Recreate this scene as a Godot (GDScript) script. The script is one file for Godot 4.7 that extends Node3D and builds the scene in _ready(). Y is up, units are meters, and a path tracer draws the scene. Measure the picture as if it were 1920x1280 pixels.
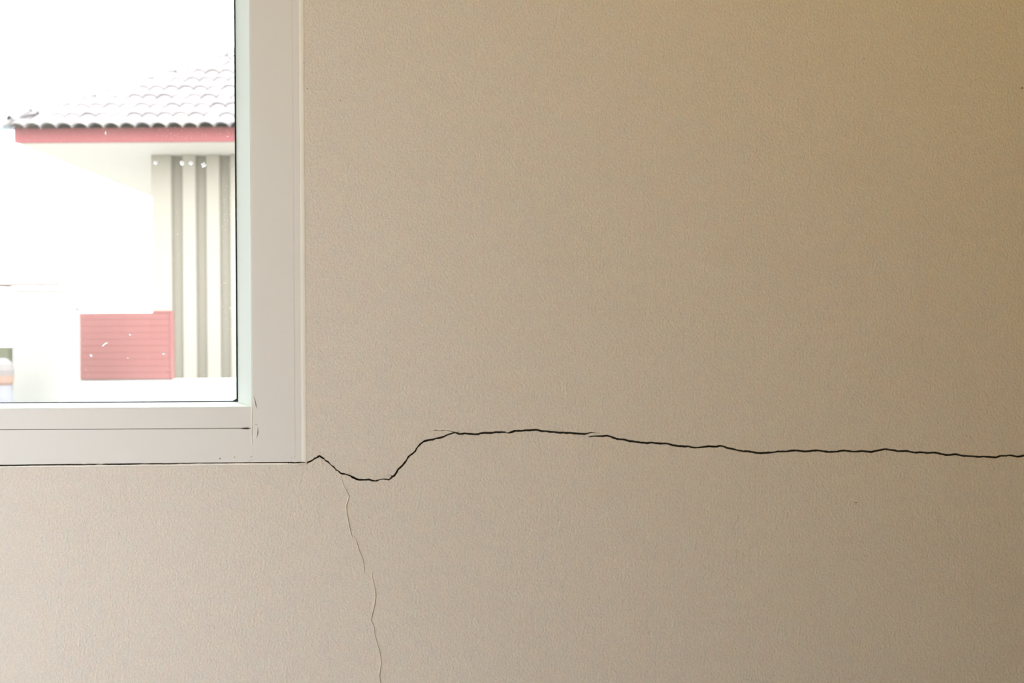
extends Node3D
# A cracked plaster wall beside a window; a neighbour's tiled house stands outside the glass.
# Metres, y up. The wall with the cracks is the plane z = 0; the room lies at z > 0, the street at z < 0.
# The wall was surveyed in units of 0.6 mm on a grid that leans by TILT against the level.

const UNIT := 0.0006
const TILT := 0.0065
const EYE_Y := 1.2
const EYE_Z := 1.12

var M := {}
var rng := RandomNumberGenerator.new()


func _ready():
	rng.seed = 4127
	# ---------- camera ----------
	var cam := Camera3D.new()
	cam.name = "camera"
	cam.position = Vector3(0, EYE_Y, EYE_Z)
	cam.rotation = Vector3(0, 0, -TILT)
	cam.near = 0.05
	cam.far = 200.0
	var lens := CameraAttributesPhysical.new()
	lens.frustum_focal_length = 35.0
	lens.frustum_focus_distance = EYE_Z
	lens.exposure_aperture = 9.0
	cam.attributes = lens
	cam.current = true
	add_child(cam)
	# ---------- sky and exposure ----------
	var env := Environment.new()
	var sky_material := ProceduralSkyMaterial.new()
	sky_material.sky_top_color = Color(0.97, 0.985, 1.0)
	sky_material.sky_horizon_color = Color(1.0, 1.0, 1.0)
	sky_material.ground_horizon_color = Color(0.8, 0.8, 0.78)
	sky_material.ground_bottom_color = Color(0.7, 0.7, 0.68)
	var sky := Sky.new()
	sky.sky_material = sky_material
	env.background_mode = Environment.BG_SKY
	env.sky = sky
	env.background_energy_multiplier = 9.0
	env.tonemap_mode = Environment.TONE_MAPPER_LINEAR
	env.tonemap_exposure = 1.0
	env.sdfgi_enabled = true
	env.ssao_enabled = true
	env.ssil_enabled = true
	var we := WorldEnvironment.new()
	we.name = "world_environment"
	we.environment = env
	add_child(we)

	make_materials()
	build_room()
	build_cracked_wall()
	build_window()
	build_ceiling_lamp()
	build_street()
	build_neighbour_house()
	build_garden()


# ================= helpers =================

func lin(r: float, g: float, b: float, a := 1.0) -> Color:
	var c := Color(r, g, b).linear_to_srgb()
	c.a = a
	return c


func paint(called: String, c: Color, rough := 0.85) -> StandardMaterial3D:
	var m := StandardMaterial3D.new()
	m.resource_name = called
	m.albedo_color = c
	m.roughness = rough
	m.metallic_specular = 0.35
	M[called] = m
	return m


func new_st() -> SurfaceTool:
	var st := SurfaceTool.new()
	st.begin(Mesh.PRIMITIVE_TRIANGLES)
	return st


# one flat triangle, its front towards n (front faces run clockwise)
func tri(st: SurfaceTool, a: Vector3, b: Vector3, c: Vector3, n: Vector3):
	var cr := (b - a).cross(c - a)
	if cr.length_squared() < 1e-22:
		return
	var nn := cr.normalized()
	if nn.dot(n) < 0:
		nn = -nn
	var order := [a, c, b] if cr.dot(n) > 0 else [a, b, c]
	for p in order:
		st.set_normal(nn)
		st.add_vertex(p)


func quad(st: SurfaceTool, a: Vector3, b: Vector3, c: Vector3, d: Vector3, n: Vector3):
	tri(st, a, b, c, n)
	tri(st, a, c, d, n)


# a box between two corners with chamfered edges
func add_box(st: SurfaceTool, lo: Vector3, hi: Vector3, ch := 0.0):
	var mid := (lo + hi) / 2.0
	var h := (hi - lo) / 2.0
	var k := minf(ch, minf(h.x, minf(h.y, h.z)) * 0.49)
	var i := h - Vector3(k, k, k)
	for ax in 3:
		var u := (ax + 1) % 3
		var v := (ax + 2) % 3
		for s in [-1.0, 1.0]:
			var n := Vector3()
			n[ax] = s
			var p := []
			for q in [[-1, -1], [1, -1], [1, 1], [-1, 1]]:
				var w := Vector3()
				w[ax] = s * h[ax]
				w[u] = q[0] * i[u]
				w[v] = q[1] * i[v]
				p.append(mid + w)
			quad(st, p[0], p[1], p[2], p[3], n)
		if k <= 0.0:
			continue
		for su in [-1.0, 1.0]:
			for sv in [-1.0, 1.0]:
				var n := Vector3()
				n[u] = su
				n[v] = sv
				var e := []
				for q in [[-1, 0], [1, 0], [1, 1], [-1, 1]]:
					var w := Vector3()
					w[ax] = q[0] * i[ax]
					w[u] = su * (h[u] if q[1] == 0 else i[u])
					w[v] = sv * (i[v] if q[1] == 0 else h[v])
					e.append(mid + w)
				quad(st, e[0], e[1], e[2], e[3], n)
	if k > 0.0:
		for sx in [-1.0, 1.0]:
			for sy in [-1.0, 1.0]:
				for sz in [-1.0, 1.0]:
					var s := Vector3(sx, sy, sz)
					tri(st, mid + s * Vector3(h.x, i.y, i.z), mid + s * Vector3(i.x, h.y, i.z), mid + s * Vector3(i.x, i.y, h.z), s)


# extrude an open profile between two end positions; each profile entry is a pair of points (start, end)
func add_strip(st: SurfaceTool, rows: Array, towards: Vector3):
	for k in rows.size() - 1:
		quad(st, rows[k][0], rows[k][1], rows[k + 1][1], rows[k + 1][0], towards)


# solid prism: a polygon in the xy plane from z0 to z1
func add_prism(st: SurfaceTool, poly: PackedVector2Array, z0: float, z1: float):
	var idx := Geometry2D.triangulate_polygon(poly)
	for k in range(0, idx.size(), 3):
		for z in [z0, z1]:
			var n := Vector3(0, 0, 1 if (z == maxf(z0, z1)) else -1)
			tri(st, v3(poly[idx[k]], z), v3(poly[idx[k + 1]], z), v3(poly[idx[k + 2]], z), n)
	var ccw := not Geometry2D.is_polygon_clockwise(poly)
	for k in poly.size():
		var a := poly[k]
		var b := poly[(k + 1) % poly.size()]
		var out := Vector2(b.y - a.y, a.x - b.x) * (1.0 if ccw else -1.0)
		quad(st, v3(a, z0), v3(b, z0), v3(b, z1), v3(a, z1), Vector3(out.x, out.y, 0))


func v3(p: Vector2, z: float) -> Vector3:
	return Vector3(p.x, p.y, z)


func obj(called: String, st: SurfaceTool, m: Material, parent: Node = self, label := "") -> MeshInstance3D:
	var o := MeshInstance3D.new()
	o.name = called
	o.mesh = st.commit()
	o.material_override = m
	put(o, parent)
	if label:
		o.set_meta("label", label)
	return o


func put(o: Node3D, parent: Node):
	var called := String(o.name)
	var k := 0
	while parent.has_node(NodePath(String(o.name))):
		k += 1
		o.name = "%s_%03d" % [called, k]
	parent.add_child(o, true)


func base(called: String, at := Vector3.ZERO) -> Node3D:
	var o := Node3D.new()
	o.name = called
	o.position = at
	put(o, self)
	return o


func tag(o: Node, label: String, category: String, group := ""):
	o.set_meta("label", label)
	o.set_meta("category", category)
	if group:
		o.set_meta("group", group)


func setting(o: Node, label: String, category: String):
	tag(o, label, category)
	o.set_meta("kind", "structure")


# survey grid (u to the right, v down) to the wall plane
func sp(u: float, v: float) -> Vector2:
	var dx := u - 960.0
	var dy := v - 640.0
	return Vector2((dx - TILT * dy) * UNIT, EYE_Y - (dy + TILT * dx) * UNIT)


# level grid of the window joinery
func fx(u: float) -> float:
	return (u - 960.0) * UNIT


func fy(v: float) -> float:
	return EYE_Y - (v - 640.0) * UNIT


# ================= materials =================

func make_materials():
	var wall := paint("wall_paint", Color.WHITE, 0.75)
	wall.metallic_specular = 0.3
	wall.albedo_texture = paint_texture(2048, Color(0.75, 0.705, 0.665), 0.065, 0.026)
	wall.uv1_triplanar = true
	wall.uv1_world_triplanar = true
	wall.uv1_scale = Vector3(0.8138, 0.8138, 0.8138)
	wall.heightmap_enabled = true
	wall.heightmap_scale = 0.08
	wall.heightmap_texture = roller_relief(2048)
	var plain_wall := paint("plain_wall_paint", lin(0.75, 0.70, 0.65), 0.8)
	plain_wall.metallic_specular = 0.3
	paint("ceiling_paint", lin(0.36, 0.32, 0.27), 0.9)
	paint("floor_tile", lin(0.20, 0.15, 0.11), 0.45)
	paint("shaded_mortar", lin(0.20, 0.185, 0.165), 1.0)  # mortar grey, darkened to deepen the shade inside the cracks
	paint("masonry", lin(0.25, 0.22, 0.19), 1.0)
	paint("frame_white", lin(0.80, 0.805, 0.82), 0.5)
	paint("bead_white", lin(0.74, 0.82, 0.80), 0.4)
	paint("caulk", lin(0.90, 0.90, 0.88), 0.6)
	paint("dirt_ochre", lin(0.34, 0.29, 0.20), 0.95)
	paint("gasket", lin(0.006, 0.02, 0.03), 0.5)
	paint("joint_dirt", lin(0.06, 0.045, 0.04), 0.9)
	var glass := paint("glass", Color(0.9, 0.97, 0.95, 0.06), 0.02)
	glass.transparency = BaseMaterial3D.TRANSPARENCY_ALPHA
	glass.metallic_specular = 0.08
	var dust := paint("dust", lin(0.38, 0.38, 0.38), 0.9)
	dust.backlight_enabled = true
	dust.backlight = Color(0.7, 0.7, 0.7)
	paint("roof_tile_clay", lin(0.26, 0.24, 0.24), 0.8)
	paint("roof_tile_worn", lin(0.22, 0.20, 0.205), 0.8)
	paint("roof_tile_pale", lin(0.30, 0.28, 0.27), 0.8)
	paint("fascia_red", lin(0.30, 0.092, 0.097), 0.7)
	paint("soffit_cream", lin(0.77, 0.75, 0.70), 0.9)
	paint("house_cream", lin(0.36, 0.335, 0.285), 0.9)
	paint("groove_shade", lin(0.26, 0.238, 0.195), 0.95)  # house cream darkened: the shade of the recesses put into the colour
	paint("panel_red", lin(0.25, 0.098, 0.093), 0.6)
	paint("render_white", lin(0.6, 0.6, 0.585), 0.9)
	paint("pier_cream", lin(0.29, 0.282, 0.26), 0.9)
	paint("cap_clay", lin(0.10, 0.062, 0.045), 0.9)
	paint("roof_boards", lin(0.22, 0.17, 0.14), 0.9)
	paint("gutter_blue", lin(0.42, 0.52, 0.58), 0.5)
	paint("blocker_dark", lin(0.10, 0.095, 0.085), 0.95)  # for the added block that cuts the side light
	paint("concrete", lin(0.25, 0.245, 0.23), 0.95)
	paint("jar_grey", lin(0.17, 0.15, 0.145), 0.7)
	paint("jar_orange", lin(0.22, 0.14, 0.105), 0.7)
	paint("jar_blue", lin(0.19, 0.185, 0.21), 0.7)
	paint("crate_olive", lin(0.13, 0.13, 0.085), 0.9)


# paint colour with fine grain and faint patches of tone, one texel per 0.6 mm
func paint_texture(side: int, c: Color, grain: float, mottle: float) -> ImageTexture:
	var n1 := FastNoiseLite.new()
	n1.seed = 11
	n1.frequency = 0.026
	n1.fractal_octaves = 3
	var n2 := FastNoiseLite.new()
	n2.seed = 23
	n2.frequency = 0.03
	n2.fractal_octaves = 3
	var a := n1.get_seamless_image(side, side, false, false, 0.1).get_data()
	var b := n2.get_seamless_image(side, side, false, false, 0.1).get_data()
	var data := PackedByteArray()
	data.resize(side * side * 3)
	var s := c.linear_to_srgb()
	var state := 12345
	for k in side * side:
		state = (state * 1103515245 + 12345) & 0x7fffffff
		var g1 := float((state >> 8) & 255) / 255.0 - 0.5
		var g2 := float((state >> 16) & 127) / 127.0 - 0.5
		var g := 1.0 + (g1 + g2) * grain
		var m := (float(a[k]) / 255.0 - 0.5) * mottle
		var w := (float(b[k]) / 255.0 - 0.5) * mottle
		data[k * 3] = int(clampf(s.r * (g + m), 0, 1) * 255.0)
		data[k * 3 + 1] = int(clampf(s.g * (g + w * 0.8), 0, 1) * 255.0)
		data[k * 3 + 2] = int(clampf(s.b * (g - m * 0.6), 0, 1) * 255.0)
	return ImageTexture.create_from_image(Image.create_from_data(side, side, false, Image.FORMAT_RGB8, data))


# relief of roller-laid paint: small rounded pimples drawn out a little up and down
func roller_relief(side: int) -> ImageTexture:
	var n1 := FastNoiseLite.new()
	n1.seed = 5
	n1.frequency = 0.2
	n1.fractal_octaves = 3
	n1.fractal_gain = 0.55
	var n2 := FastNoiseLite.new()
	n2.seed = 9
	n2.frequency = 0.1
	n2.fractal_octaves = 2
	var a := n1.get_seamless_image(side, side * 3 / 4, false, false, 0.1)
	a.resize(side, side, Image.INTERPOLATE_BILINEAR)
	var b := n2.get_seamless_image(side, side / 5, false, false, 0.1)
	b.resize(side, side, Image.INTERPOLATE_BILINEAR)
	var da := a.get_data()
	var db := b.get_data()
	var data := PackedByteArray()
	data.resize(side * side)
	for k in side * side:
		data[k] = int(da[k] * 0.78 + db[k] * 0.22)
	return ImageTexture.create_from_image(Image.create_from_data(side, side, false, Image.FORMAT_L8, data))


# ================= the room =================

const LEFT := -1.15
const RIGHT := 5.4
const DEEP := 6.4
const HIGH := 2.6
# the opening of window_1 (behind the joinery)
const OPEN_L := -0.90
const OPEN_R := -0.262
const OPEN_B := 1.093
const OPEN_T := 2.1

func build_room():
	var st := new_st()
	add_box(st, Vector3(LEFT - 0.15, -0.12, -0.14), Vector3(RIGHT + 0.15, 0.0, DEEP + 0.15))
	setting(obj("floor", st, M.floor_tile), "plain tiled floor of the room below the cracked wall", "floor")
	st = new_st()
	add_box(st, Vector3(LEFT - 0.15, HIGH, -0.14), Vector3(RIGHT + 0.15, HIGH + 0.12, DEEP + 0.15))
	setting(obj("ceiling", st, M.ceiling_paint), "pale painted ceiling above the cracked wall", "ceiling")
	st = new_st()
	add_box(st, Vector3(RIGHT, 0, -0.14), Vector3(RIGHT + 0.15, HIGH, DEEP + 0.15))
	setting(obj("wall_right", st, M.plain_wall_paint), "beige side wall at the dim end of the room", "wall")
	st = new_st()
	add_box(st, Vector3(LEFT, 0, DEEP), Vector3(RIGHT, HIGH, DEEP + 0.15))
	setting(obj("wall_front", st, M.plain_wall_paint), "beige wall facing the cracked wall", "wall")
	# side wall with a second, brighter window that rakes light along the cracked wall
	st = new_st()
	var z0 := 0.5
	var z1 := 2.4
	var y0 := 0.35
	var y1 := 2.3
	add_box(st, Vector3(LEFT - 0.15, 0, -0.14), Vector3(LEFT, HIGH, z0))
	add_box(st, Vector3(LEFT - 0.15, 0, z1), Vector3(LEFT, HIGH, DEEP + 0.15))
	add_box(st, Vector3(LEFT - 0.15, 0, z0), Vector3(LEFT, y0, z1))
	add_box(st, Vector3(LEFT - 0.15, y1, z0), Vector3(LEFT, HIGH, z1))
	setting(obj("wall_left", st, M.plain_wall_paint), "beige side wall with a tall window beside the cracked wall", "wall")
	var w := base("window_2", Vector3(LEFT - 0.08, y0, (z0 + z1) / 2))
	setting(w, "tall white framed window in the side wall", "window")
	st = new_st()
	var hz := (z1 - z0) / 2
	var hy := y1 - y0
	for b in [[0.0, 0.05, -hz, hz], [hy - 0.05, hy, -hz, hz], [0.05, hy - 0.05, -hz, -hz + 0.05], [0.05, hy - 0.05, hz - 0.05, hz]]:
		add_box(st, Vector3(-0.03, b[0], b[2]), Vector3(0.03, b[1], b[3]), 0.004)
	obj("frame", st, M.frame_white, w)
	st = new_st()
	add_box(st, Vector3(-0.003, 0.05, -hz + 0.05), Vector3(0.003, hy - 0.05, hz - 0.05))
	obj("pane", st, M.glass, w)


func build_ceiling_lamp():
	var lamp := base("ceiling_lamp", Vector3(0.45, HIGH, 1.35))
	tag(lamp, "round warm ceiling lamp above the dim end of the room", "lamp")
	var st := new_st()
	lathe(st, [Vector2(0.0, 0.0), Vector2(0.15, 0.0), Vector2(0.16, -0.015), Vector2(0.155, -0.03), Vector2(0.0, -0.03)], 40)
	obj("mount", st, M.frame_white, lamp)
	var glow := paint("lamp_glow", lin(1.0, 0.75, 0.4), 0.5)
	glow.emission_enabled = true
	glow.emission = Color(1.0, 0.72, 0.36)
	glow.emission_energy_multiplier = 1.2
	st = new_st()
	lathe(st, [Vector2(0.0, -0.09), Vector2(0.07, -0.084), Vector2(0.12, -0.06), Vector2(0.14, -0.032)], 40)
	obj("diffuser", st, glow, lamp)
	var l := OmniLight3D.new()
	l.name = "lamp_light"
	l.position = Vector3(0, -0.16, 0)
	l.light_color = lin(1.0, 0.64, 0.05)
	l.light_energy = 0.62
	l.light_size = 0.12
	l.omni_range = 8.0
	l.omni_attenuation = 2.0
	l.shadow_enabled = true
	lamp.add_child(l)


func lathe(st: SurfaceTool, profile: Array, sides: int):
	for k in profile.size() - 1:
		var p: Vector2 = profile[k]
		var q: Vector2 = profile[k + 1]
		for s in sides:
			var a0 := TAU * s / sides
			var a1 := TAU * (s + 1) / sides
			var am := (a0 + a1) / 2
			var d := q - p
			var n2 := Vector2(d.y, -d.x)
			if n2.dot((p + q) / 2 - Vector2(0, -0.02)) < 0 and false:
				n2 = -n2
			var n := Vector3(cos(am) * n2.x, n2.y, sin(am) * n2.x)
			quad(st, Vector3(cos(a0) * p.x, p.y, sin(a0) * p.x), Vector3(cos(a1) * p.x, p.y, sin(a1) * p.x), Vector3(cos(a1) * q.x, q.y, sin(a1) * q.x), Vector3(cos(a0) * q.x, q.y, sin(a0) * q.x), n)


# ================= the cracked wall =================

# a crack: survey points "u v half-width" on one line each
const CRACK_WINDOW := "-600 876.8 0.4; -480 875.6 0.8; -360 875.4 0.9; -260 874.5 0.9; -180 874.2 1; -120 873.6 0.9; -40 872.8 0.9; 0 872.2 1; 38 872 1; 60 871.4 .9; 100 871 1; 130 870.4 1; 150 870.7 1; 160 870.9 .8; 165 870.1 .8; 176 870.4 .9; 183 870 .5; 190 870.2 .3; 198 870 .9; 220 870 1; 240 869.7 1; 258 869.3 1; 267 868.7 .8; 270 869.3 .5; 286 869 1; 302 868.6 .9; 305 869.3 .8; 330 868.7 .8; 337 867.9 .9; 348 868.3 .8; 352 868.8 .6; 356 867.9 .9; 375 867.1 1; 382 867.4 .9; 400 867.4 .9; 406 866.9 1; 420 866.9 1.1; 432 866.7 1; 450 866 1; 457 866.3 .9; 459 867.2 .5; 466 866.4 .9; 474 865.6 1.1; 487 866 1.3; 500 865.8 1.3; 520 865.7 1.4; 538 865.4 1.3; 546 866.8 1.1; 554 867.5 1; 560 866.6 .9; 566 865.8 .9; 573 866.3 .6"
const CRACK_LONG := "573.6 870.6 .4; 574.8 868.4 1; 579 865.6 1.5; 583 864.2 1.4; 586.5 862.2 1.3; 590 859.2 1.5; 594 857.6 1.3; 598.3 854.4 1.5; 600.5 855.3 1.5; 604 857.4 1.3; 607.5 859.6 .9; 609.3 861.8 .5; 610.3 863.2 1.1; 614 865 1.4; 617.6 867.2 1.3; 620 871 .8; 622 873.4 1.1; 625 874.6 1.3; 627.5 877.5 .9; 630.5 880.7 1.1; 634 882.3 1.1; 637 885.6 1; 640 887.4 1.2; 644 888.2 1.3; 647.5 888.4 1.3; 652 889.8 1.4; 657 891.4 1.6; 660 894 1.8; 662.5 894.6 1.9; 665 896.5 1.6; 669 898.2 1.5; 674 899 1.5; 681 899 1.5; 687 899.2 1.4; 691 898.4 1.5; 696 899.4 1.4; 700 901.2 1.5; 705 901.4 1.4; 709 899.7 1.4; 713 897.8 1.4; 718 897.6 1.2; 723 898.4 1; 728.5 898.6 .8; 731 898 1; 735 894.2 1.4; 739.5 891 1.4; 742.5 887 1.4; 745 881.6 1.4; 748 878.2 1.4; 753 873.8 1.5; 757.5 868.6 1.4; 761 864 1.3; 763.5 859.6 1.1; 766 855.6 1.5; 769.5 852.6 1.5; 774.5 849.2 1.4; 778.5 845.6 1.3; 781 840.6 1.3; 784.5 835.8 1.5; 789.5 830.6 1.6; 793.5 826.9 1.6; 799 825.7 1.7; 806 824.4 1.6; 813 823.6 1.3; 816.5 821.5 1.2; 820.5 821.4 1.6; 828 819.8 1.5; 835.5 816.6 1.3; 842.5 813.2 1.3; 847 812.4 1.1; 852.5 810 1.4; 855.6 811 1.5; 859 813 1.4; 866 813.7 1.5; 871 811.7 1.5; 877 812.7 1.6; 884 813.4 1.6; 890 813.8 1.6; 896.5 814 1.6; 900 812.2 1.6; 909 811 1.7; 917 811.4 1.7; 923 811.2 1.6; 930 809.9 1.6; 936 810.4 1.6; 941 809.6 1.6; 949 810.2 1.2; 950.6 811.4 .5; 952 811.8 1; 958 810 1.6; 964 807.8 1.7; 972 807.4 1.7; 980 807.4 1.6; 984 806.4 1.6; 991 806.2 1.6; 997 806.3 1.6; 1003 805 1.7; 1009 805.5 1.7; 1014.5 808 1.5; 1024 808 1.5; 1031.5 809.6 1.7; 1038 808.8 1.6; 1044 810.4 1.7; 1050 811.4 1.7; 1056 810.2 1.7; 1061 811.5 1.8; 1069 810.9 1.7; 1077 812.2 1.8; 1084 812.5 1.8; 1092 813 1.8; 1098.5 813 1.6; 1102.5 811.9 1.1; 1106 811 .9; 1111 810.6 .6; 1117 811.3 .35; 1125 811.4 .2"
const CRACK_FAR := "1102 818.4 .4; 1107 818.2 .9; 1111 817.2 1.1; 1118 816.8 1.5; 1125 817.3 1.6; 1130 817.4 1.6; 1135 816.4 1.6; 1141 817 1.6; 1146 818 1.6; 1151 820.9 1.6; 1158 822.9 1.6; 1170 823.6 1.6; 1180 826.6 1.7; 1195 828.3 1.7; 1213 830.4 1.7; 1220 829.2 1.6; 1237 831.3 1.6; 1247 830.8 1.5; 1253 831.6 1.5; 1264 835 1.6; 1280 836.6 1.6; 1290 836.4 1.5; 1299 838.4 1.5; 1308 839.5 1.6; 1319 837.2 1.6; 1329 836.1 1.6; 1343 837.4 1.6; 1350 835.5 1.6; 1356 836.1 1.7; 1362 839 1.6; 1373 841 1.6; 1380 843.4 1.7; 1393 846 1.7; 1403 845.6 1.6; 1414 847.8 1.6; 1425 849.5 1.7; 1440 848.3 1.6; 1452 848.1 1.6; 1458 846.2 1.6; 1475 846.3 1.6; 1485 844.3 1.6; 1495 844 1.6; 1505 845.7 1.6; 1515 846 1.6; 1524 844.4 1.6; 1533 844 1.6; 1544 845.8 1.6; 1555 847 1.6; 1570 846.2 1.6; 1582 844.1 1.6; 1600 847 1.6; 1617 845.3 1.6; 1633 847 1.6; 1645 844.6 1.6; 1660 841.7 1.6; 1670 843.6 1.6; 1676 843.5 1.6; 1685 845.8 1.5; 1700 845 1.6; 1715 848.4 1.6; 1725 847.2 1.6; 1740 849 1.6; 1752 847.8 1.6; 1762 850 1.6; 1775 853 1.6; 1784 851.8 1.5; 1793 851 1.5; 1803 854 1.5; 1820 854.6 1.5; 1834 856.2 1.5; 1843 855.6 1.4; 1852 856.2 1.5; 1868 857.2 1.6; 1875 854.2 1.5; 1887 854.2 1.4; 1890 852.9 1.4; 1900 854.3 1.5; 1908 856 1.6; 1920 853.4 1.6; 1955 857 1.6; 2000 853 1.6; 2060 858 1.5; 2130 855 1.5; 2200 859 1.5; 2290 856 1.4; 2380 861 1.2; 2470 858 .8; 2540 862 .3"
const CRACK_TWIGS := [
	"853 810.4 .7; 847 808.6 .6; 843 807.4 .5; 838 806.9 .5; 835 805.9 .5; 829 807.1 .45; 822 807.2 .35; 817 806 .7; 814 806.3 .3; 809 807.2 .3; 804.5 810 .25; 800 814.5 .15",
	"855.5 811.6 .7; 860 809.7 .6; 864 808.8 .5; 868 807.4 .2",
	"737.5 892 .5; 733 891 .5; 727.5 890.2 .5; 722 891.6 .4; 713 894 .15",
	"1031 809 .5; 1030 806.8 .4; 1030.6 805 .3",
	"729.5 899 .5; 729 900.8 .4; 727 902 .2",
	"184.5 868.6 .5; 187 867.5 .9; 190 866.6 .9; 192 867.4 .6; 195 867.2 .3",
]
const RIDGES := [
	"639 890 .4; 641.5 898 .6; 644 908 .6; 648.5 916 .7; 652 923 .9; 654.6 930 1; 653 937 .9; 649.6 946 1; 650 957 1; 652.5 972 1.1; 655.5 988 1; 659.5 1003 .8; 662 1008 .3",
	"664 1006 .3; 668.5 1013 .7; 671 1022 .9; 674 1033 1; 679.5 1044 .9; 682 1056 1; 683 1068 .6; 684 1078 .3",
	"698 1072 .3; 698.6 1084 .7; 701.5 1096 .8; 704 1108 .9; 704.6 1118 1; 702.5 1134 1; 699 1146 .9; 696 1162 .9; 701.5 1174 .9; 703 1190 .8; 707 1204 .9; 712 1221 1; 714.6 1238 1; 713.5 1252 .9; 711.5 1266 1; 714 1282 1; 717 1310 .8; 716 1340 .4",
]


func survey(text: String) -> Array:
	var out := []
	for entry in text.split(";"):
		var f := entry.strip_edges().split(" ")
		out.append([float(f[0]), float(f[1]), float(f[2])])
	return out


# the outline of a crack: both lips, roughened between the surveyed points
func crack_outline(text: String, rough := 0.42, wide := 1.0) -> PackedVector2Array:
	var pts := survey(text)
	var line := []
	for k in pts.size() - 1:
		var a: Array = pts[k]
		var b: Array = pts[k + 1]
		var n := maxi(1, int(round(Vector2(b[0] - a[0], b[1] - a[1]).length() / 2.6)))
		for i in n:
			var t := float(i) / n
			line.append([lerpf(a[0], b[0], t), lerpf(a[1], b[1], t), lerpf(a[2], b[2], t)])
	line.append(pts[-1])
	var upper := []
	var lower := []
	for k in line.size():
		var p: Array = line[maxi(k - 1, 0)]
		var q: Array = line[mini(k + 1, line.size() - 1)]
		var d := Vector2(q[0] - p[0], q[1] - p[1]).normalized()
		var nrm := Vector2(d.y, -d.x)
		var c := Vector2(line[k][0], line[k][1])
		var w: float = line[k][2] * wide
		var r := rough * minf(1.0, w)
		var a := c + nrm * maxf(0.3, w + rng.randf_range(-r, r))
		var b := c - nrm * maxf(0.3, w + rng.randf_range(-r, r))
		upper.append(sp(a.x, a.y))
		lower.append(sp(b.x, b.y))
	lower.reverse()
	return PackedVector2Array(upper + lower)


# what is left of a piece of wall once the cracks are cut out of it
func cut(piece: PackedVector2Array, holes: Array, out: Array, depth := 0):
	var box := bounds(piece)
	var left := [piece]
	for h in holes:
		if not box.grow(0.001).intersects(bounds(h)):
			continue
		var rest := []
		for p in left:
			rest.append_array(Geometry2D.clip_polygons(p, h))
		left = rest
	for p in left:
		if Geometry2D.is_polygon_clockwise(p):
			if depth < 8:
				for half in halves(box):
					cut(half, holes, out, depth + 1)
				return
	for p in left:
		out.append(p)


func halves(b: Rect2) -> Array:
	var c := b.get_center()
	if b.size.x >= b.size.y:
		return [rect(b.position.x, b.position.y, c.x, b.end.y), rect(c.x, b.position.y, b.end.x, b.end.y)]
	return [rect(b.position.x, b.position.y, b.end.x, c.y), rect(b.position.x, c.y, b.end.x, b.end.y)]


func rect(x0: float, y0: float, x1: float, y1: float) -> PackedVector2Array:
	return PackedVector2Array([Vector2(x0, y0), Vector2(x1, y0), Vector2(x1, y1), Vector2(x0, y1)])


func bounds(p: PackedVector2Array) -> Rect2:
	var r := Rect2(p[0], Vector2.ZERO)
	for v in p:
		r = r.expand(v)
	return r


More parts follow.
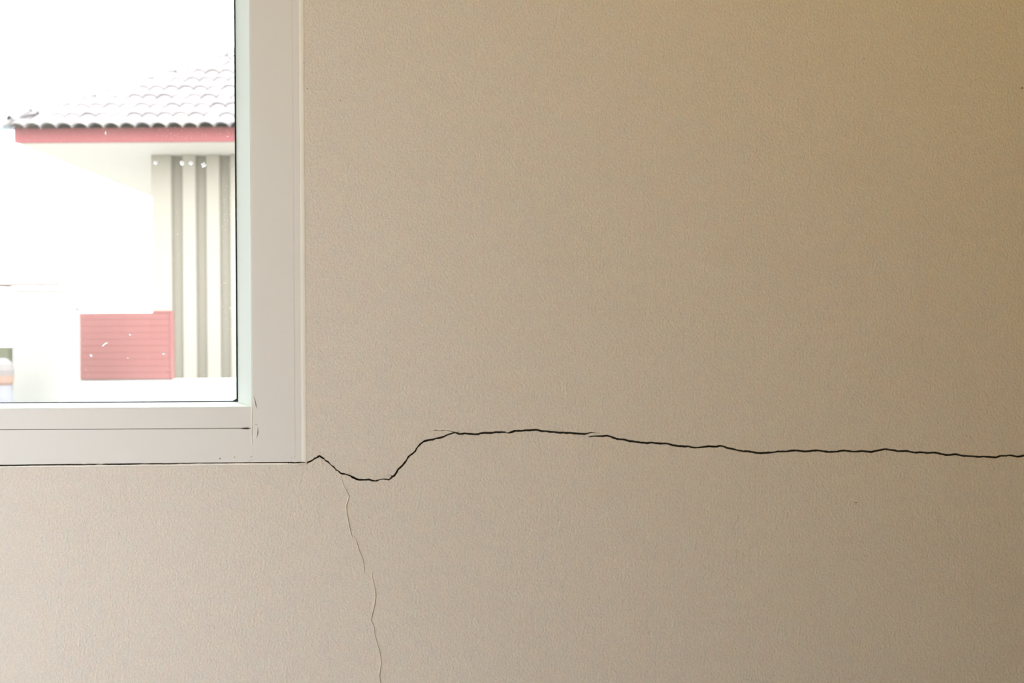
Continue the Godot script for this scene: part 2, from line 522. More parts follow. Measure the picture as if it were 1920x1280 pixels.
func build_cracked_wall():
	var wall := base("wall_back", Vector3.ZERO)
	setting(wall, "beige painted plaster wall with a long dark crack beside the window", "wall")
	var skin := 0.05
	# the masonry behind the plaster, round the window opening
	var st := new_st()
	for b in [[LEFT - 0.15, 0.0, OPEN_L, HIGH], [OPEN_R, 0.0, RIGHT + 0.15, HIGH], [OPEN_L, 0.0, OPEN_R, OPEN_B], [OPEN_L, OPEN_T, OPEN_R, HIGH]]:
		add_box(st, Vector3(b[0], b[1], -0.13), Vector3(b[2], b[3], -skin))
	obj("masonry", st, M.masonry, wall)
	# the plaster skin with the cracks cut through it
	var cracks := []
	cracks.append(crack_outline(CRACK_WINDOW, 0.22, 1.35))
	cracks.append(crack_outline(CRACK_LONG, 0.42, 1.15))
	cracks.append(crack_outline(CRACK_FAR, 0.42, 1.15))
	for t in CRACK_TWIGS:
		cracks.append(crack_outline(t, 0.03))
	cracks = merged(cracks)
	var pieces := []
	var step := 0.04
	var x0 := -1.0
	var x1 := 1.0
	var y0 := 0.99
	var y1 := 1.15
	var nx := int(round((x1 - x0) / step))
	var ny := int(round((y1 - y0) / step))
	for i in nx:
		for j in ny:
			var cell := rect(x0 + i * step, y0 + j * step, x0 + (i + 1) * step, y0 + (j + 1) * step)
			# leave the opening of the window free
			for p in Geometry2D.clip_polygons(cell, rect(OPEN_L, OPEN_B, OPEN_R, OPEN_T)):
				cut(p, cracks, pieces)
	for r in [rect(LEFT, y0, x0, OPEN_B), rect(LEFT, OPEN_B, OPEN_L, OPEN_T), rect(x1, y0, RIGHT, y1), rect(LEFT, 0, RIGHT, y0), rect(OPEN_R, y1, RIGHT, OPEN_T), rect(LEFT, OPEN_T, RIGHT, HIGH)]:
		pieces.append(r)
	st = new_st()
	for p in pieces:
		var idx := Geometry2D.triangulate_polygon(p)
		for k in range(0, idx.size(), 3):
			tri(st, v3(p[idx[k]], 0), v3(p[idx[k + 1]], 0), v3(p[idx[k + 2]], 0), Vector3(0, 0, 1))
	for e in [[Vector2(OPEN_R, OPEN_B), Vector2(OPEN_R, OPEN_T), Vector3(-1, 0, 0)], [Vector2(OPEN_L, OPEN_B), Vector2(OPEN_R, OPEN_B), Vector3(0, 1, 0)], [Vector2(OPEN_L, OPEN_B), Vector2(OPEN_L, OPEN_T), Vector3(1, 0, 0)], [Vector2(OPEN_L, OPEN_T), Vector2(OPEN_R, OPEN_T), Vector3(0, -1, 0)]]:
		quad(st, v3(e[0], 0), v3(e[1], 0), v3(e[1], -skin), v3(e[0], -skin), e[2])
	obj("plaster", st, M.wall_paint, wall)
	# the broken sides of the cracks, going in and down through the plaster
	var slant := Vector2(0, -0.016)
	var names := ["long dark jagged crack running right from the window corner", "thin dark crack along the bottom of the window frame", "short hairline crack branching off the long one"]
	cracks.sort_custom(func(a, b): return bounds(a).size.x > bounds(b).size.x)
	for c in cracks:
		st = new_st()
		var ccw := not Geometry2D.is_polygon_clockwise(c)
		for k in c.size():
			var a: Vector2 = c[k]
			var b: Vector2 = c[(k + 1) % c.size()]
			var inward := Vector2(a.y - b.y, b.x - a.x) * (1.0 if ccw else -1.0)
			quad(st, v3(a, -0.0002), v3(b, -0.0002), v3(b + slant, -skin), v3(a + slant, -skin), Vector3(inward.x, inward.y, 0))
		var bb := bounds(c)
		var big := bb.size.x > 0.2
		var label: String = (names[1] if bb.position.x < -0.5 else names[0]) if big else names[2]
		obj("crack" if big else "hairline_crack", st, M.shaded_mortar, wall, label)
	# paint lifted into a thin upright ridge under the crack
	for r in RIDGES:
		st = new_st()
		var pts := survey(r)
		var rows := []
		for k in pts.size():
			var p: Array = pts[k]
			var a := sp(p[0] - 1.4 * p[2], p[1])
			var c := sp(p[0], p[1])
			var d := sp(p[0] + 0.9 * p[2], p[1])
			rows.append([v3(a, 0.00005), v3(c, 0.0011 * p[2]), v3(d, 0.00005)])
		for k in rows.size() - 1:
			for s in 2:
				quad(st, rows[k][s], rows[k + 1][s], rows[k + 1][s + 1], rows[k][s + 1], Vector3(-0.5 if s == 0 else 0.5, 0, 1))
		obj("paint_ridge", st, M.wall_paint, wall, "thin upright ridge of lifted paint below the long crack")
	# nicks and specks in the paint
	for n in [[1343, 466, 2.4, 3.0], [1605, 942, 2.0, 1.2], [1916, 165, 2.6, 2.0], [1620, 110, 1.8, 0.6], [570, 118, 1.0, 1.6], [577, 166, 1.0, 1.2], [638, 188, 0.9, 1.2], [1027, 806, 0.8, 1.5]]:
		st = new_st()
		blister(st, sp(n[0], n[1]), n[2] * UNIT, n[3] * UNIT, 0.0007, 0.3)
		obj("paint_nick", st, M.dirt_ochre if n[0] > 1600 or n[0] < 650 else M.wall_paint, wall)


# polygons that overlap become one
func merged(list: Array) -> Array:
	var out: Array = list.duplicate()
	var again := true
	while again:
		again = false
		for i in out.size():
			for j in range(i + 1, out.size()):
				if not bounds(out[i]).intersects(bounds(out[j])):
					continue
				var m := Geometry2D.merge_polygons(out[i], out[j])
				var outer := m.filter(func(p): return not Geometry2D.is_polygon_clockwise(p))
				if outer.size() == 1:
					out[i] = outer[0]
					out.remove_at(j)
					again = true
					break
			if again:
				break
	return out


# a small irregular bump standing on a plane facing +z
func blister(st: SurfaceTool, c: Vector2, rx: float, ry: float, high: float, z0: float):
	var sides := 9
	var ring := []
	for k in sides:
		var a := TAU * k / sides
		var r := rng.randf_range(0.75, 1.15)
		ring.append(Vector2(cos(a) * rx * r, sin(a) * ry * r))
	var zb := 0.0 if z0 == 0.3 else z0
	for k in sides:
		var p: Vector2 = ring[k]
		var q: Vector2 = ring[(k + 1) % sides]
		quad(st, v3(c + p, zb), v3(c + q, zb), v3(c + q * 0.6, zb + high * 0.75), v3(c + p * 0.6, zb + high * 0.75), v3((p + q) / maxf(rx, ry), 1.0))
		tri(st, v3(c + p * 0.6, zb + high * 0.75), v3(c + q * 0.6, zb + high * 0.75), v3(c, zb + high), Vector3(0, 0, 1))


# ================= the window =================

const GLASS_Z := -0.022

# joinery point seen on the level grid at (u, v), at its own depth z
func deep(u: float, v: float, z: float) -> Vector3:
	var k := (EYE_Z - z) / EYE_Z
	return Vector3(fx(u) * k, EYE_Y + (fy(v) - EYE_Y) * k, z)


func build_window():
	var w := base("window_1", Vector3.ZERO)
	setting(w, "white painted window with bright bevelled beads in the cracked wall", "window")
	var top := OPEN_T + 0.06
	var in_r := fx(473.0)
	var out_r := fx(574.0)
	var y_low := fy(862.8)
	var y_gap := fy(799.5)
	var y_rail := fy(760.0)
	var left := OPEN_L - 0.07
	# right stile: flat board, a shallow step and a rounded proud lip along the wall
	var st := new_st()
	var prof := [Vector2(in_r, -0.03), Vector2(in_r, 0.0003), Vector2(in_r + 0.0006, 0.0005), Vector2(fx(551), 0.0005), Vector2(fx(553.5), 0.0003), Vector2(fx(564), 0.0003), Vector2(fx(565), 0.0), Vector2(fx(573.5), 0.0), Vector2(fx(573.5), -0.03)]
	profile_up(st, prof, y_low, top)
	obj("stile", st, M.frame_white, w)
	# the other stile and the head, out of the photograph
	st = new_st()
	add_box(st, Vector3(left, y_low, -0.03), Vector3(OPEN_L + 0.03, top, 0.0005), 0.0004)
	obj("stile", st, M.frame_white, w)
	st = new_st()
	add_box(st, Vector3(OPEN_L + 0.03, OPEN_T - 0.03, -0.03), Vector3(in_r, top, 0.0003), 0.0004)
	obj("head_rail", st, M.frame_white, w)
	# bottom: an upper rail, a dark joint, a lower rail
	st = new_st()
	add_box(st, Vector3(OPEN_L + 0.03, y_gap + 0.00025, -0.03), Vector3(in_r - 0.0001, y_rail, -0.0004), 0.0003)
	obj("upper_rail", st, M.frame_white, w)
	st = new_st()
	# its lower edge sags a little to the left, where the wall has dropped
	add_prism(st, PackedVector2Array([Vector2(OPEN_L + 0.03, y_low - 0.0018), Vector2(in_r - 0.0001, y_low), Vector2(in_r - 0.0001, y_gap - 0.00025), Vector2(OPEN_L + 0.03, y_gap - 0.00025)]), -0.012, 0.0003)
	obj("lower_rail", st, M.frame_white, w)
	st = new_st()
	add_box(st, Vector3(OPEN_L + 0.03, y_gap - 0.0006, -0.01), Vector3(in_r - 0.001, y_gap + 0.0006, -0.0006))
	obj("joint", st, M.joint_dirt, w, "dark joint between the two bottom rails")
	st = new_st()
	add_prism(st, PackedVector2Array([Vector2(fx(450), y_gap - 0.0003), Vector2(fx(457), y_gap - 0.0008), Vector2(fx(465), y_gap - 0.001), Vector2(fx(466.5), y_gap), Vector2(fx(464), y_gap + 0.0008), Vector2(fx(455), y_gap + 0.0007)]), -0.0005, 0.0006)
	obj("joint_hole", st, M.joint_dirt, w)
	# caulk in the corner between rails and stile, and along the wall
	st = new_st()
	caulk_line(st, [Vector2(fx(471.5), y_rail + 0.002), Vector2(fx(471.2), y_gap + 0.006), Vector2(fx(470.6), y_gap - 0.006), Vector2(fx(471.4), y_gap - 0.018)], 0.0010, 0.0009, -0.0001)
	obj("caulk", st, M.caulk, w, "pale caulk in the corner of the frame")
	st = new_st()
	var edge := []
	for k in 60:
		edge.append(Vector2(fx(568.8) + rng.randf_range(-0.0001, 0.0002), lerpf(y_low, top, k / 59.0)))
	caulk_line(st, edge, 0.0031, 0.0008, -0.0001, 0.06)
	obj("caulk", st, M.caulk, w, "bright white filler strip where frame meets wall")
	st = new_st()
	edge = []
	for k in 70:
		var u := lerpf(-600, 560, k / 69.0)
		edge.append(sp(u, lerpf(879.0, 869.6, (u + 600) / 1160.0) + 1.4 * sin(PI * (u + 600) / 1160.0) + rng.randf_range(-0.3, 0.3)))
	caulk_line(st, edge, 0.0008, 0.0007, 0.0)
	obj("caulk", st, M.caulk, w, "pale lip of broken filler below the window crack")
	# glazing beads: bevelled strips that run from the frame back to the glass
	var u_in := 444.8
	var v_in := 749.3
	var a0 := deep(u_in, v_in, GLASS_Z)
	st = new_st()
	add_strip(st, [
		[Vector3(in_r, y_rail, 0.0), Vector3(in_r, OPEN_T - 0.03, 0.0)],
		[Vector3(in_r - 0.0012, y_rail + 0.0008, 0.0), Vector3(in_r - 0.0012, OPEN_T - 0.031, 0.0)],
		[Vector3(a0.x, a0.y, GLASS_Z), Vector3(a0.x, OPEN_T - 0.05, GLASS_Z)],
	], Vector3(-0.7, 0, 0.7))
	add_strip(st, [[Vector3(a0.x, a0.y, GLASS_Z), Vector3(a0.x, OPEN_T - 0.05, GLASS_Z)], [Vector3(in_r, y_rail, GLASS_Z), Vector3(in_r, OPEN_T - 0.03, GLASS_Z)]], Vector3(0, 0, -1))
	obj("glazing_bead", st, M.bead_white, w, "upright bevelled bead, bright with daylight")
	st = new_st()
	var xl := OPEN_L + 0.03
	add_strip(st, [
		[Vector3(xl, y_rail, -0.0004), Vector3(in_r, y_rail, -0.0004)],
		[Vector3(xl, y_rail + 0.0008, -0.0006), Vector3(in_r - 0.0012, y_rail + 0.0008, -0.0006)],
		[Vector3(xl, a0.y, GLASS_Z), Vector3(a0.x, a0.y, GLASS_Z)],
	], Vector3(0, 0.7, 0.7))
	obj("glazing_bead", st, M.bead_white, w, "level bevelled bead along the bottom of the glass")
	# black gasket showing as a fine line round the pane
	st = new_st()
	add_box(st, Vector3(a0.x - 0.0010, a0.y, GLASS_Z - 0.001), Vector3(a0.x + 0.0002, OPEN_T - 0.05, GLASS_Z + 0.0016), 0.0003)
	add_box(st, Vector3(xl, a0.y - 0.0006, GLASS_Z - 0.001), Vector3(a0.x, a0.y + 0.0009, GLASS_Z + 0.0008), 0.0002)
	add_prism(st, PackedVector2Array([Vector2(a0.x - 0.0075, a0.y), Vector2(a0.x, a0.y), Vector2(a0.x, a0.y + 0.0042), Vector2(a0.x - 0.002, a0.y + 0.003)]), GLASS_Z - 0.0005, GLASS_Z + 0.001)
	obj("gasket", st, M.gasket, w, "fine dark gasket line round the glass")
	st = new_st()
	add_box(st, Vector3(xl - 0.01, a0.y - 0.01, GLASS_Z - 0.005), Vector3(a0.x + 0.01, OPEN_T - 0.04, GLASS_Z - 0.0005))
	obj("pane", st, M.glass, w, "dusty window pane")
	dirt_on_glass(w)
	for d in [[440, 856.5, 1.3, 1.1], [412.5, 859.5, 1.4, 1.3], [547, 858, 1.2, 0.9], [552, 856, 0.9, 0.8], [541, 868.8, 1.2, 1.0], [471, 856, 0.8, 1.5]]:
		st = new_st()
		blister(st, sp(d[0], d[1]), d[2] * UNIT, d[3] * UNIT, 0.0004, 0.0003 if d[1] < 866 else 0.0)
		obj("dirt_spot", st, M.dirt_ochre, w)
	# curls of flaking paint at the corner
	for f in [[477.5, 754.0, 1.7, 22.0, 0.28], [481.5, 810.0, 2.2, 20.0, -0.14], [480, 796.0, 2.6, 3.0, 0.9], [471, 806.0, 1.8, 6.0, 0.1], [559, 871.5, 13.0, 1.8, 0.2], [466, 862.4, 11.0, 2.4, 0.1]]:
		st = new_st()
		flake(st, sp(f[0], f[1]), f[2] * UNIT, f[3] * UNIT, f[4])
		obj("paint_flake", st, M.frame_white if f[1] < 866 else M.wall_paint, w)


# an open profile (x, z) drawn upwards
func profile_up(st: SurfaceTool, prof: Array, y0: float, y1: float):
	for k in prof.size() - 1:
		var p: Vector2 = prof[k]
		var q: Vector2 = prof[k + 1]
		var d := q - p
		quad(st, Vector3(p.x, y0, p.y), Vector3(q.x, y0, q.y), Vector3(q.x, y1, q.y), Vector3(p.x, y1, p.y), Vector3(-d.y, 0, d.x))
	var flat := PackedVector2Array()
	for p in prof:
		flat.append(p)
	flat.append(Vector2(prof[-1].x, -0.0))
	var idx := Geometry2D.triangulate_polygon(PackedVector2Array(prof))
	for k in range(0, idx.size(), 3):
		for e in [[y0, -1.0], [y1, 1.0]]:
			tri(st, Vector3(prof[idx[k]].x, e[0], prof[idx[k]].y), Vector3(prof[idx[k + 1]].x, e[0], prof[idx[k + 1]].y), Vector3(prof[idx[k + 2]].x, e[0], prof[idx[k + 2]].y), Vector3(0, e[1], 0))


# a half-round bead of filler along a line on the wall
func caulk_line(st: SurfaceTool, line: Array, half: float, high: float, z0: float, uneven := 0.2):
	var sides := 8
	var rows := []
	for k in line.size():
		var p: Vector2 = line[maxi(k - 1, 0)]
		var q: Vector2 = line[mini(k + 1, line.size() - 1)]
		var d := (q - p).normalized()
		var nrm := Vector2(-d.y, d.x)
		var row := []
		var wv := half * rng.randf_range(1.0 - uneven, 1.0 + uneven)
		for s in sides + 1:
			var a := PI * s / sides
			row.append(v3(line[k] + nrm * cos(a) * wv, z0 + sin(a) * high))
		rows.append(row)
	for k in rows.size() - 1:
		for s in sides:
			var a := PI * (s + 0.5) / sides
			var d2: Vector2 = (line[k + 1] - line[k]).normalized()
			quad(st, rows[k][s], rows[k + 1][s], rows[k + 1][s + 1], rows[k][s + 1], Vector3(-d2.y * cos(a), d2.x * cos(a), sin(a)))


# a little curl of paint, lifted along its right edge
func flake(st: SurfaceTool, c: Vector2, w: float, h: float, turn: float):
	var n := 6
	var grid := []
	for j in n + 1:
		var row := []
		var t := float(j) / n
		for i in 4:
			var s := float(i) / 3.0 - 0.5
			var narrow := sin(PI * clampf(t, 0.06, 0.94))
			var p := Vector2(s * w * narrow + w * 0.3 * sin(t * 3.0), (t - 0.5) * h).rotated(turn)
			row.append(v3(c + p, 0.0006 + 0.0012 * (s + 0.5) * narrow))
		grid.append(row)
	for j in n:
		for i in 3:
			quad(st, grid[j][i], grid[j][i + 1], grid[j + 1][i + 1], grid[j + 1][i], Vector3(-0.3, 0, 1))
			quad(st, grid[j][i] - Vector3(0, 0, 0.0002), grid[j][i + 1] - Vector3(0, 0, 0.0002), grid[j + 1][i + 1] - Vector3(0, 0, 0.0002), grid[j + 1][i] - Vector3(0, 0, 0.0002), Vector3(0.3, 0, -1))


func dirt_on_glass(w: Node3D):
	var st := new_st()
	var z := GLASS_Z - 0.0004
	for k in 700:
		var u := rng.randf_range(2, 440)
		var v := rng.randf_range(20, 748)
		var band := rng.randf()
		if band < 0.30:
			v = 748.0 - absf(rng.randfn(0, 34))
			u = rng.randf_range(60, 440)
		elif band < 0.55:
			v = rng.randfn(252, 10)
		elif band < 0.75:
			u = 425 + rng.randfn(0, 8)
			v = rng.randf_range(290, 620)
		if u > 441 or v > 747 or v < 2:
			continue
		var p := deep(u + 1.5, v - 4.5, z)
		var r := rng.randf_range(0.22, 0.6) * UNIT * (1.6 if rng.randf() < 0.06 else 1.0)
		var ring := []
		for s in 6:
			var a := TAU * s / 6
			ring.append(p + Vector3(cos(a) * r * rng.randf_range(0.7, 1.4), sin(a) * r, 0))
		for s in 6:
			tri(st, p + Vector3(0, 0, r * 0.4), ring[s], ring[(s + 1) % 6], Vector3(0, 0, 1))
	var d := obj("dust", st, M.dust, w)
	d.set_meta("kind", "stuff")
	for e in [[291, 305, 4.6, 4.8], [341, 306, 5.4, 5.2], [358, 306, 5, 4.6], [382, 309, 5.6, 5.6], [171, 666, 3, 3], [244, 627, 3, 2.2], [307, 663, 3.5, 2.0], [240, 671, 2.5, 1.2], [145, 580, 1.6, 1.8], [198, 249, 1.8, 4.0], [143, 578, 1.4, 1.4]]:
		st = new_st()
		var p := deep(e[0] - TILT * (e[1] - 640.0), e[1] + TILT * (e[0] - 960.0), z)
		blister(st, Vector2(p.x, p.y), e[2] * UNIT, e[3] * UNIT, 0.0012, z)
		obj("dried_drop", st, M.dust, w)
	st = new_st()
	var a := deep(192, 644, z)
	var b := deep(197, 639, z)
	var c := deep(202, 637, z)
	caulk_line(st, [Vector2(a.x, a.y), Vector2(b.x, b.y), Vector2(c.x, c.y)], 0.0009, 0.0008, z)
	obj("dried_smear", st, M.dust, w)


# ================= outside =================

func build_street():
	# unseen tall block, added to cut the sky light entering by the side window
	var b := base("sky_blocker", Vector3(-14, 0, 2))
	setting(b, "unseen tall dark block added to cut sky light beyond the side window", "sky_blocker")
	var s2 := new_st()
	add_box(s2, Vector3(-2, -0.02, -10), Vector3(2, 13.6, 10))
	obj("body", s2, M.blocker_dark, b)
	s2 = new_st()
	add_box(s2, Vector3(-2.1, 13.6, -10.1), Vector3(2.1, 14.0, 10.1), 0.03)
	obj("parapet", s2, M.blocker_dark, b)
	var st := new_st()
	add_box(st, Vector3(-45, -0.2, -60), Vector3(45, -0.02, -0.14))
	add_box(st, Vector3(-45, -0.2, -0.14), Vector3(LEFT - 0.15, -0.02, 20))
	setting(obj("ground", st, M.concrete), "pale concrete yard outside the window", "ground")


# a point of the house as seen from the room at (u, v) on the level grid, d metres from the eye
func far(u: float, v: float, d: float) -> Vector3:
	return Vector3((u - 960.0) * d / 1866.7, EYE_Y - (v - 640.0) * d / 1866.7, EYE_Z - d)


func build_neighbour_house():
	var eave := far(32.4, 262, 9.0)          # lower left corner of the fascia
	var fas_h := 0.135
	var wall_z := EYE_Z - 9.6
	var corner_x := -3.47
	var h := base("house", Vector3(corner_x, 0, wall_z))
	tag(h, "cream house with a pale tiled hip roof and red fascia seen through the window", "house")
	var o := h.position
	var right := 3.2
	var deep_z := wall_z - 6.0
	# body with upright ribs between recessed grooves
	var st := new_st()
	add_box(st, Vector3(0, 0, -6.0), Vector3(right - corner_x, eave.y + 0.02, -0.08))
	obj("body", st, M.house_cream, h)
	var ribs := [[0.0, 0.19], [0.30, 0.425], [0.53, 0.655], [0.76, 0.885], [0.99, 1.115], [1.22, 1.345], [1.45, right - corner_x]]
	for k in ribs.size():
		st = new_st()
		add_box(st, Vector3(ribs[k][0], 0, -0.08), Vector3(ribs[k][1], eave.y, 0.0), 0.006)
		obj("rib", st, M.house_cream, h)
		if k < ribs.size() - 1:
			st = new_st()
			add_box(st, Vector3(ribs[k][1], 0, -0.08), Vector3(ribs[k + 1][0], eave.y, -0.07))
			obj("groove", st, M.groove_shade, h, "groove between two ribs, coloured darker in place of shade")
	# soffit, fascia, gutter
	st = new_st()
	add_box(st, Vector3(eave.x, eave.y, deep_z - 0.6) - o, Vector3(right + 1.0, eave.y + 0.03, eave.z - 0.02) - o)
	obj("soffit", st, M.soffit_cream, h)
	st = new_st()
	add_box(st, Vector3(eave.x - 0.02, eave.y, eave.z - 0.02) - o, Vector3(right + 1.0, eave.y + fas_h, eave.z) - o, 0.004)
	add_box(st, Vector3(eave.x - 0.02, eave.y + 0.02, deep_z - 0.6) - o, Vector3(eave.x, eave.y + fas_h, eave.z - 0.02) - o, 0.004)
	obj("fascia", st, M.fascia_red, h, "dark red fascia board under the tiles")
	st = new_st()
	var g0 := far(-40, 234, 8.9)
	add_box(st, Vector3(g0.x, eave.y + fas_h - 0.01, eave.z - 0.05) - o, Vector3(eave.x - 0.03, eave.y + fas_h + 0.03, eave.z + 0.02) - o, 0.012)
	obj("gutter_end", st, M.gutter_blue, h)
	# roof: courses of wavy tiles, each its own
	var roof := Node3D.new()
	roof.name = "roof"
	roof.position = Vector3(eave.x, eave.y + fas_h + 0.022, eave.z) - o
	h.add_child(roof)
	var pitch := deg_to_rad(34.0)
	var up := Vector3(0, sin(pitch), -cos(pitch))
	var out := Vector3(0, cos(pitch), sin(pitch))
	var pit := 0.1405
	var course := 0.235
	var variants := []
	for k in 3:
		variants.append(roof_tile_mesh(pit, course + 0.05, up, out))
	var mats := [M.roof_tile_clay, M.roof_tile_worn, M.roof_tile_pale]
	# roof deck under the tiles
	st = new_st()
	var span := right + 1.0 - eave.x
	var rise := 2.4
	var tip := up * rise
	quad(st, Vector3(0.03, -0.045, 0.0), Vector3(span, -0.045, 0.0), Vector3(span, 0, 0) + tip, Vector3(rise * cos(pitch), 0, 0) + tip, out)
	quad(st, Vector3(0, 0, 0), Vector3(rise * cos(pitch), 0, 0) + tip, Vector3(rise * cos(pitch), 0, -rise * cos(pitch) * 2) + Vector3(0, tip.y, 0), Vector3(0, 0, deep_z - 0.6 - eave.z), Vector3(-1, 1, 0))
	obj("roof_deck", st, M.roof_boards, roof)
	for r in 10:
		var inset: float = r * course * cos(pitch)
		var n := int((4.2 - maxf(0.0, inset - 0.04)) / pit)
		for c in n:
			var x: float = ceilf((inset - 0.02) / pit) * pit + c * pit
			if x + pit > 4.22:
				break
			var t := MeshInstance3D.new()
			t.name = "roof_tile"
			t.mesh = variants[(r * 5 + c) % 3]
			t.material_override = mats[rng.randi_range(0, 2)]
			t.position = Vector3(x, 0, 0) + up * (r * course - 0.13) + out * (0.035 + rng.randf_range(-0.003, 0.003))
			put(t, roof)
	for c in 16:
		var t := MeshInstance3D.new()
		t.name = "roof_tile"
		t.mesh = variants[c % 3]
		t.material_override = mats[(c * 2) % 3]
		t.rotation.y = -PI / 2
		t.position = Vector3(cos(pitch), sin(pitch), 0) * -0.09 + Vector3(-sin(pitch), cos(pitch), 0) * 0.035 + Vector3(0, 0, -(c + 1) * pit + 0.06)
		put(t, roof)
	# the rest of the slope, hidden behind the frame from here
	st = new_st()
	for c in 32:
		wave(st, 4.215 + c * pit, pit, 0.0, rise, up, out, 0.035)
	var rest := obj("roof_slope", st, M.roof_tile_clay, roof)
	rest.set_meta("kind", "stuff")
	# hip tiles over the corner
	for k in 11:
		st = new_st()
		var dirn := (Vector3(cos(pitch), sin(pitch), -cos(pitch))).normalized()
		var a := dirn * (k * 0.235 - 0.06) + Vector3(0, 0.075, 0)
		hip_tile(st, a, dirn, 0.25)
		obj("hip_tile", st, mats[k % 3], roof)


func roof_tile_mesh(w: float, l: float, up: Vector3, out: Vector3) -> ArrayMesh:
	var st := new_st()
	wave(st, 0.0, w, 0.0, l, up, out, 0.0, true)
	return st.commit()


# one wave of tile: crest at both sides, valley... thick, with a closed lower edge; tilted so that its foot rides up
func wave(st: SurfaceTool, x0: float, w: float, s0: float, s1: float, up: Vector3, out: Vector3, lift: float, thick := false):
	var n := 12
	var top := []
	var bot := []
	for k in n + 1:
		var t := float(k) / n
		var z := 0.046 * sqrt(maxf(0.0, sin(PI * t))) - 0.02
		var x := x0 + t * w
		top.append([Vector3(x, 0, 0) + up * s0 + out * (z + lift + (0.022 if thick else 0.0)), Vector3(x, 0, 0) + up * s1 + out * (z + lift)])
		bot.append([top[k][0] - out * 0.014, top[k][1] - out * 0.014])
	for k in n:
		var nn := out
		quad(st, top[k][0], top[k + 1][0], top[k + 1][1], top[k][1], nn)
		if thick:
			quad(st, bot[k][0], bot[k + 1][0], bot[k + 1][1], bot[k][1], -nn)
			quad(st, top[k][0], top[k + 1][0], bot[k + 1][0], bot[k][0], -up)


func hip_tile(st: SurfaceTool, a: Vector3, dirn: Vector3, l: float):
	var side := dirn.cross(Vector3.UP).normalized()
	var over := side.cross(dirn).normalized()
	var n := 8
	for k in n:
		var p := []
		for t in [float(k) / n, float(k + 1) / n]:
			var ang: float = PI * t
			var off: Vector3 = side * cos(ang) * 0.085 + over * (sin(ang) * 0.06 - 0.02)
			p.append(off)
		var am := PI * (k + 0.5) / n
		var nn := side * cos(am) + over * sin(am)
		quad(st, a + p[0], a + p[1], a + p[1] * 0.85 + dirn * l, a + p[0] * 0.85 + dirn * l, nn)
		quad(st, a + p[0], a + p[1], a + p[1] * 0.75, a + p[0] * 0.75, -dirn)


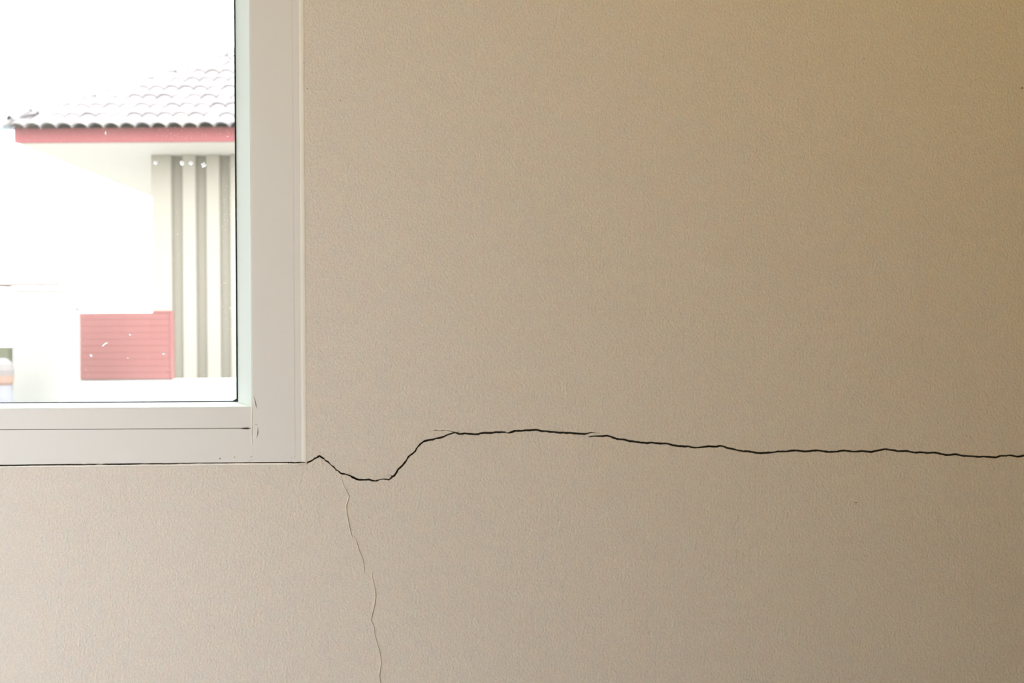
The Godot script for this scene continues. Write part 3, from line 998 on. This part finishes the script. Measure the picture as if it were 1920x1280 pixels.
func build_garden():
	# low white wall along the neighbour's plot
	var z_wall := EYE_Z - 8.0
	var st := new_st()
	add_box(st, Vector3(-3.62, -0.02, z_wall - 0.16), Vector3(3.0, 0.914, z_wall), 0.01)
	tag(obj("garden_wall", st, M.render_white), "low white rendered wall under the red slatted panel", "wall")
	# red slatted panel on top of it
	var p0 := far(148, 707, 7.98)
	var p1 := far(323, 582, 7.98)
	var f := base("fence_panel", Vector3(p0.x, 0.914, p0.z))
	tag(f, "red panel of level slats standing on the low white wall", "fence")
	var high := p1.y - p0.y
	var wide := p1.x - p0.x
	for k in 10:
		st = new_st()
		var y := 0.004 + k * high / 10.0
		add_box(st, Vector3(0.0, y, -0.03), Vector3(wide - 0.02, y + high / 10.0 - 0.0008, -0.005), 0.002)
		obj("slat", st, M.panel_red, f)
	st = new_st()
	add_box(st, Vector3(0.0, 0.0, -0.04), Vector3(wide - 0.01, high, -0.028))
	obj("backing", st, M.panel_red, f)
	st = new_st()
	add_box(st, Vector3(wide - 0.16, high, -0.04), Vector3(wide, high + 0.018, 0.0), 0.004)
	obj("top_cap", st, M.panel_red, f)
	st = new_st()
	add_box(st, Vector3(wide - 0.02, 0.0, -0.05), Vector3(wide, high, 0.002), 0.003)
	obj("post", st, M.panel_red, f)
	# gate pier with a low clay cap
	var r0 := far(22, 539, 7.0)
	var r1 := far(112, 539, 7.0)
	var pier := base("gate_pier", Vector3((r0.x + r1.x) / 2, -0.02, r0.z - 0.17))
	tag(pier, "cream square gate pier with a low clay cap", "pier")
	var hw := (r1.x - r0.x) / 2
	st = new_st()
	add_box(st, Vector3(-hw, 0, -0.17), Vector3(hw, r0.y + 0.02, 0.17), 0.01)
	obj("shaft", st, M.pier_cream, pier)
	st = new_st()
	add_box(st, Vector3(-hw - 0.006, r0.y + 0.02, -0.176), Vector3(hw + 0.006, r0.y + 0.055, 0.176), 0.01)
	obj("coping", st, M.render_white, pier)
	st = new_st()
	var yb := r0.y + 0.055
	var apex := Vector3(-0.12, yb + 0.085, -0.02)
	var c := [Vector3(-hw - 0.14, yb, -0.12), Vector3(hw - 0.012, yb, -0.12), Vector3(hw - 0.012, yb, 0.16), Vector3(-hw - 0.14, yb, 0.16)]
	var rim := new_st()
	for k in 4:
		var a: Vector3 = c[k]
		var b: Vector3 = c[(k + 1) % 4]
		var lift := Vector3(0, 0.016, 0)
		var mid := (a + b) / 2
		quad(rim, a, b, b + lift, a + lift, Vector3(mid.x, 0, mid.z))
		tri(st, a + lift, b + lift, apex, Vector3(mid.x, 0.4, mid.z))
	quad(st, c[0], c[1], c[2], c[3], Vector3.DOWN)
	obj("cap", st, M.render_white, pier)
	obj("cap_edge", rim, M.cap_clay, pier, "brown clay edge of the cap")
	# jar and crate by the pier, at the very edge of the view
	var j := far(0, 716, 6.6)
	var jar := base("garden_jar", Vector3(j.x - 0.02, -0.02, j.z))
	tag(jar, "rounded pale jar with an orange band beside the gate pier", "jar")
	var yj := j.y + 0.02
	st = new_st()
	lathe(st, [Vector2(0.0, 0.0), Vector2(0.085, 0.0), Vector2(0.095, yj - 0.08), Vector2(0.088, yj)], 48)
	obj("foot", st, M.jar_blue, jar)
	st = new_st()
	lathe(st, [Vector2(0.088, yj), Vector2(0.1, yj + 0.02), Vector2(0.102, yj + 0.065)], 48)
	obj("band", st, M.jar_orange, jar, "orange band round the jar")
	st = new_st()
	lathe(st, [Vector2(0.102, yj + 0.065), Vector2(0.105, yj + 0.10), Vector2(0.095, yj + 0.14), Vector2(0.07, yj + 0.17), Vector2(0.05, yj + 0.18), Vector2(0.0, yj + 0.18)], 48)
	obj("shoulder", st, M.jar_grey, jar)
	st = new_st()
	var k0 := far(-40, 680, 7.3)
	var k1 := far(18, 644, 7.3)
	add_box(st, Vector3(k0.x, -0.02, k0.z - 0.3), Vector3(k1.x, k1.y, k0.z), 0.01)
	tag(obj("planter_box", st, M.crate_olive), "olive planter box behind the pale jar", "planter")
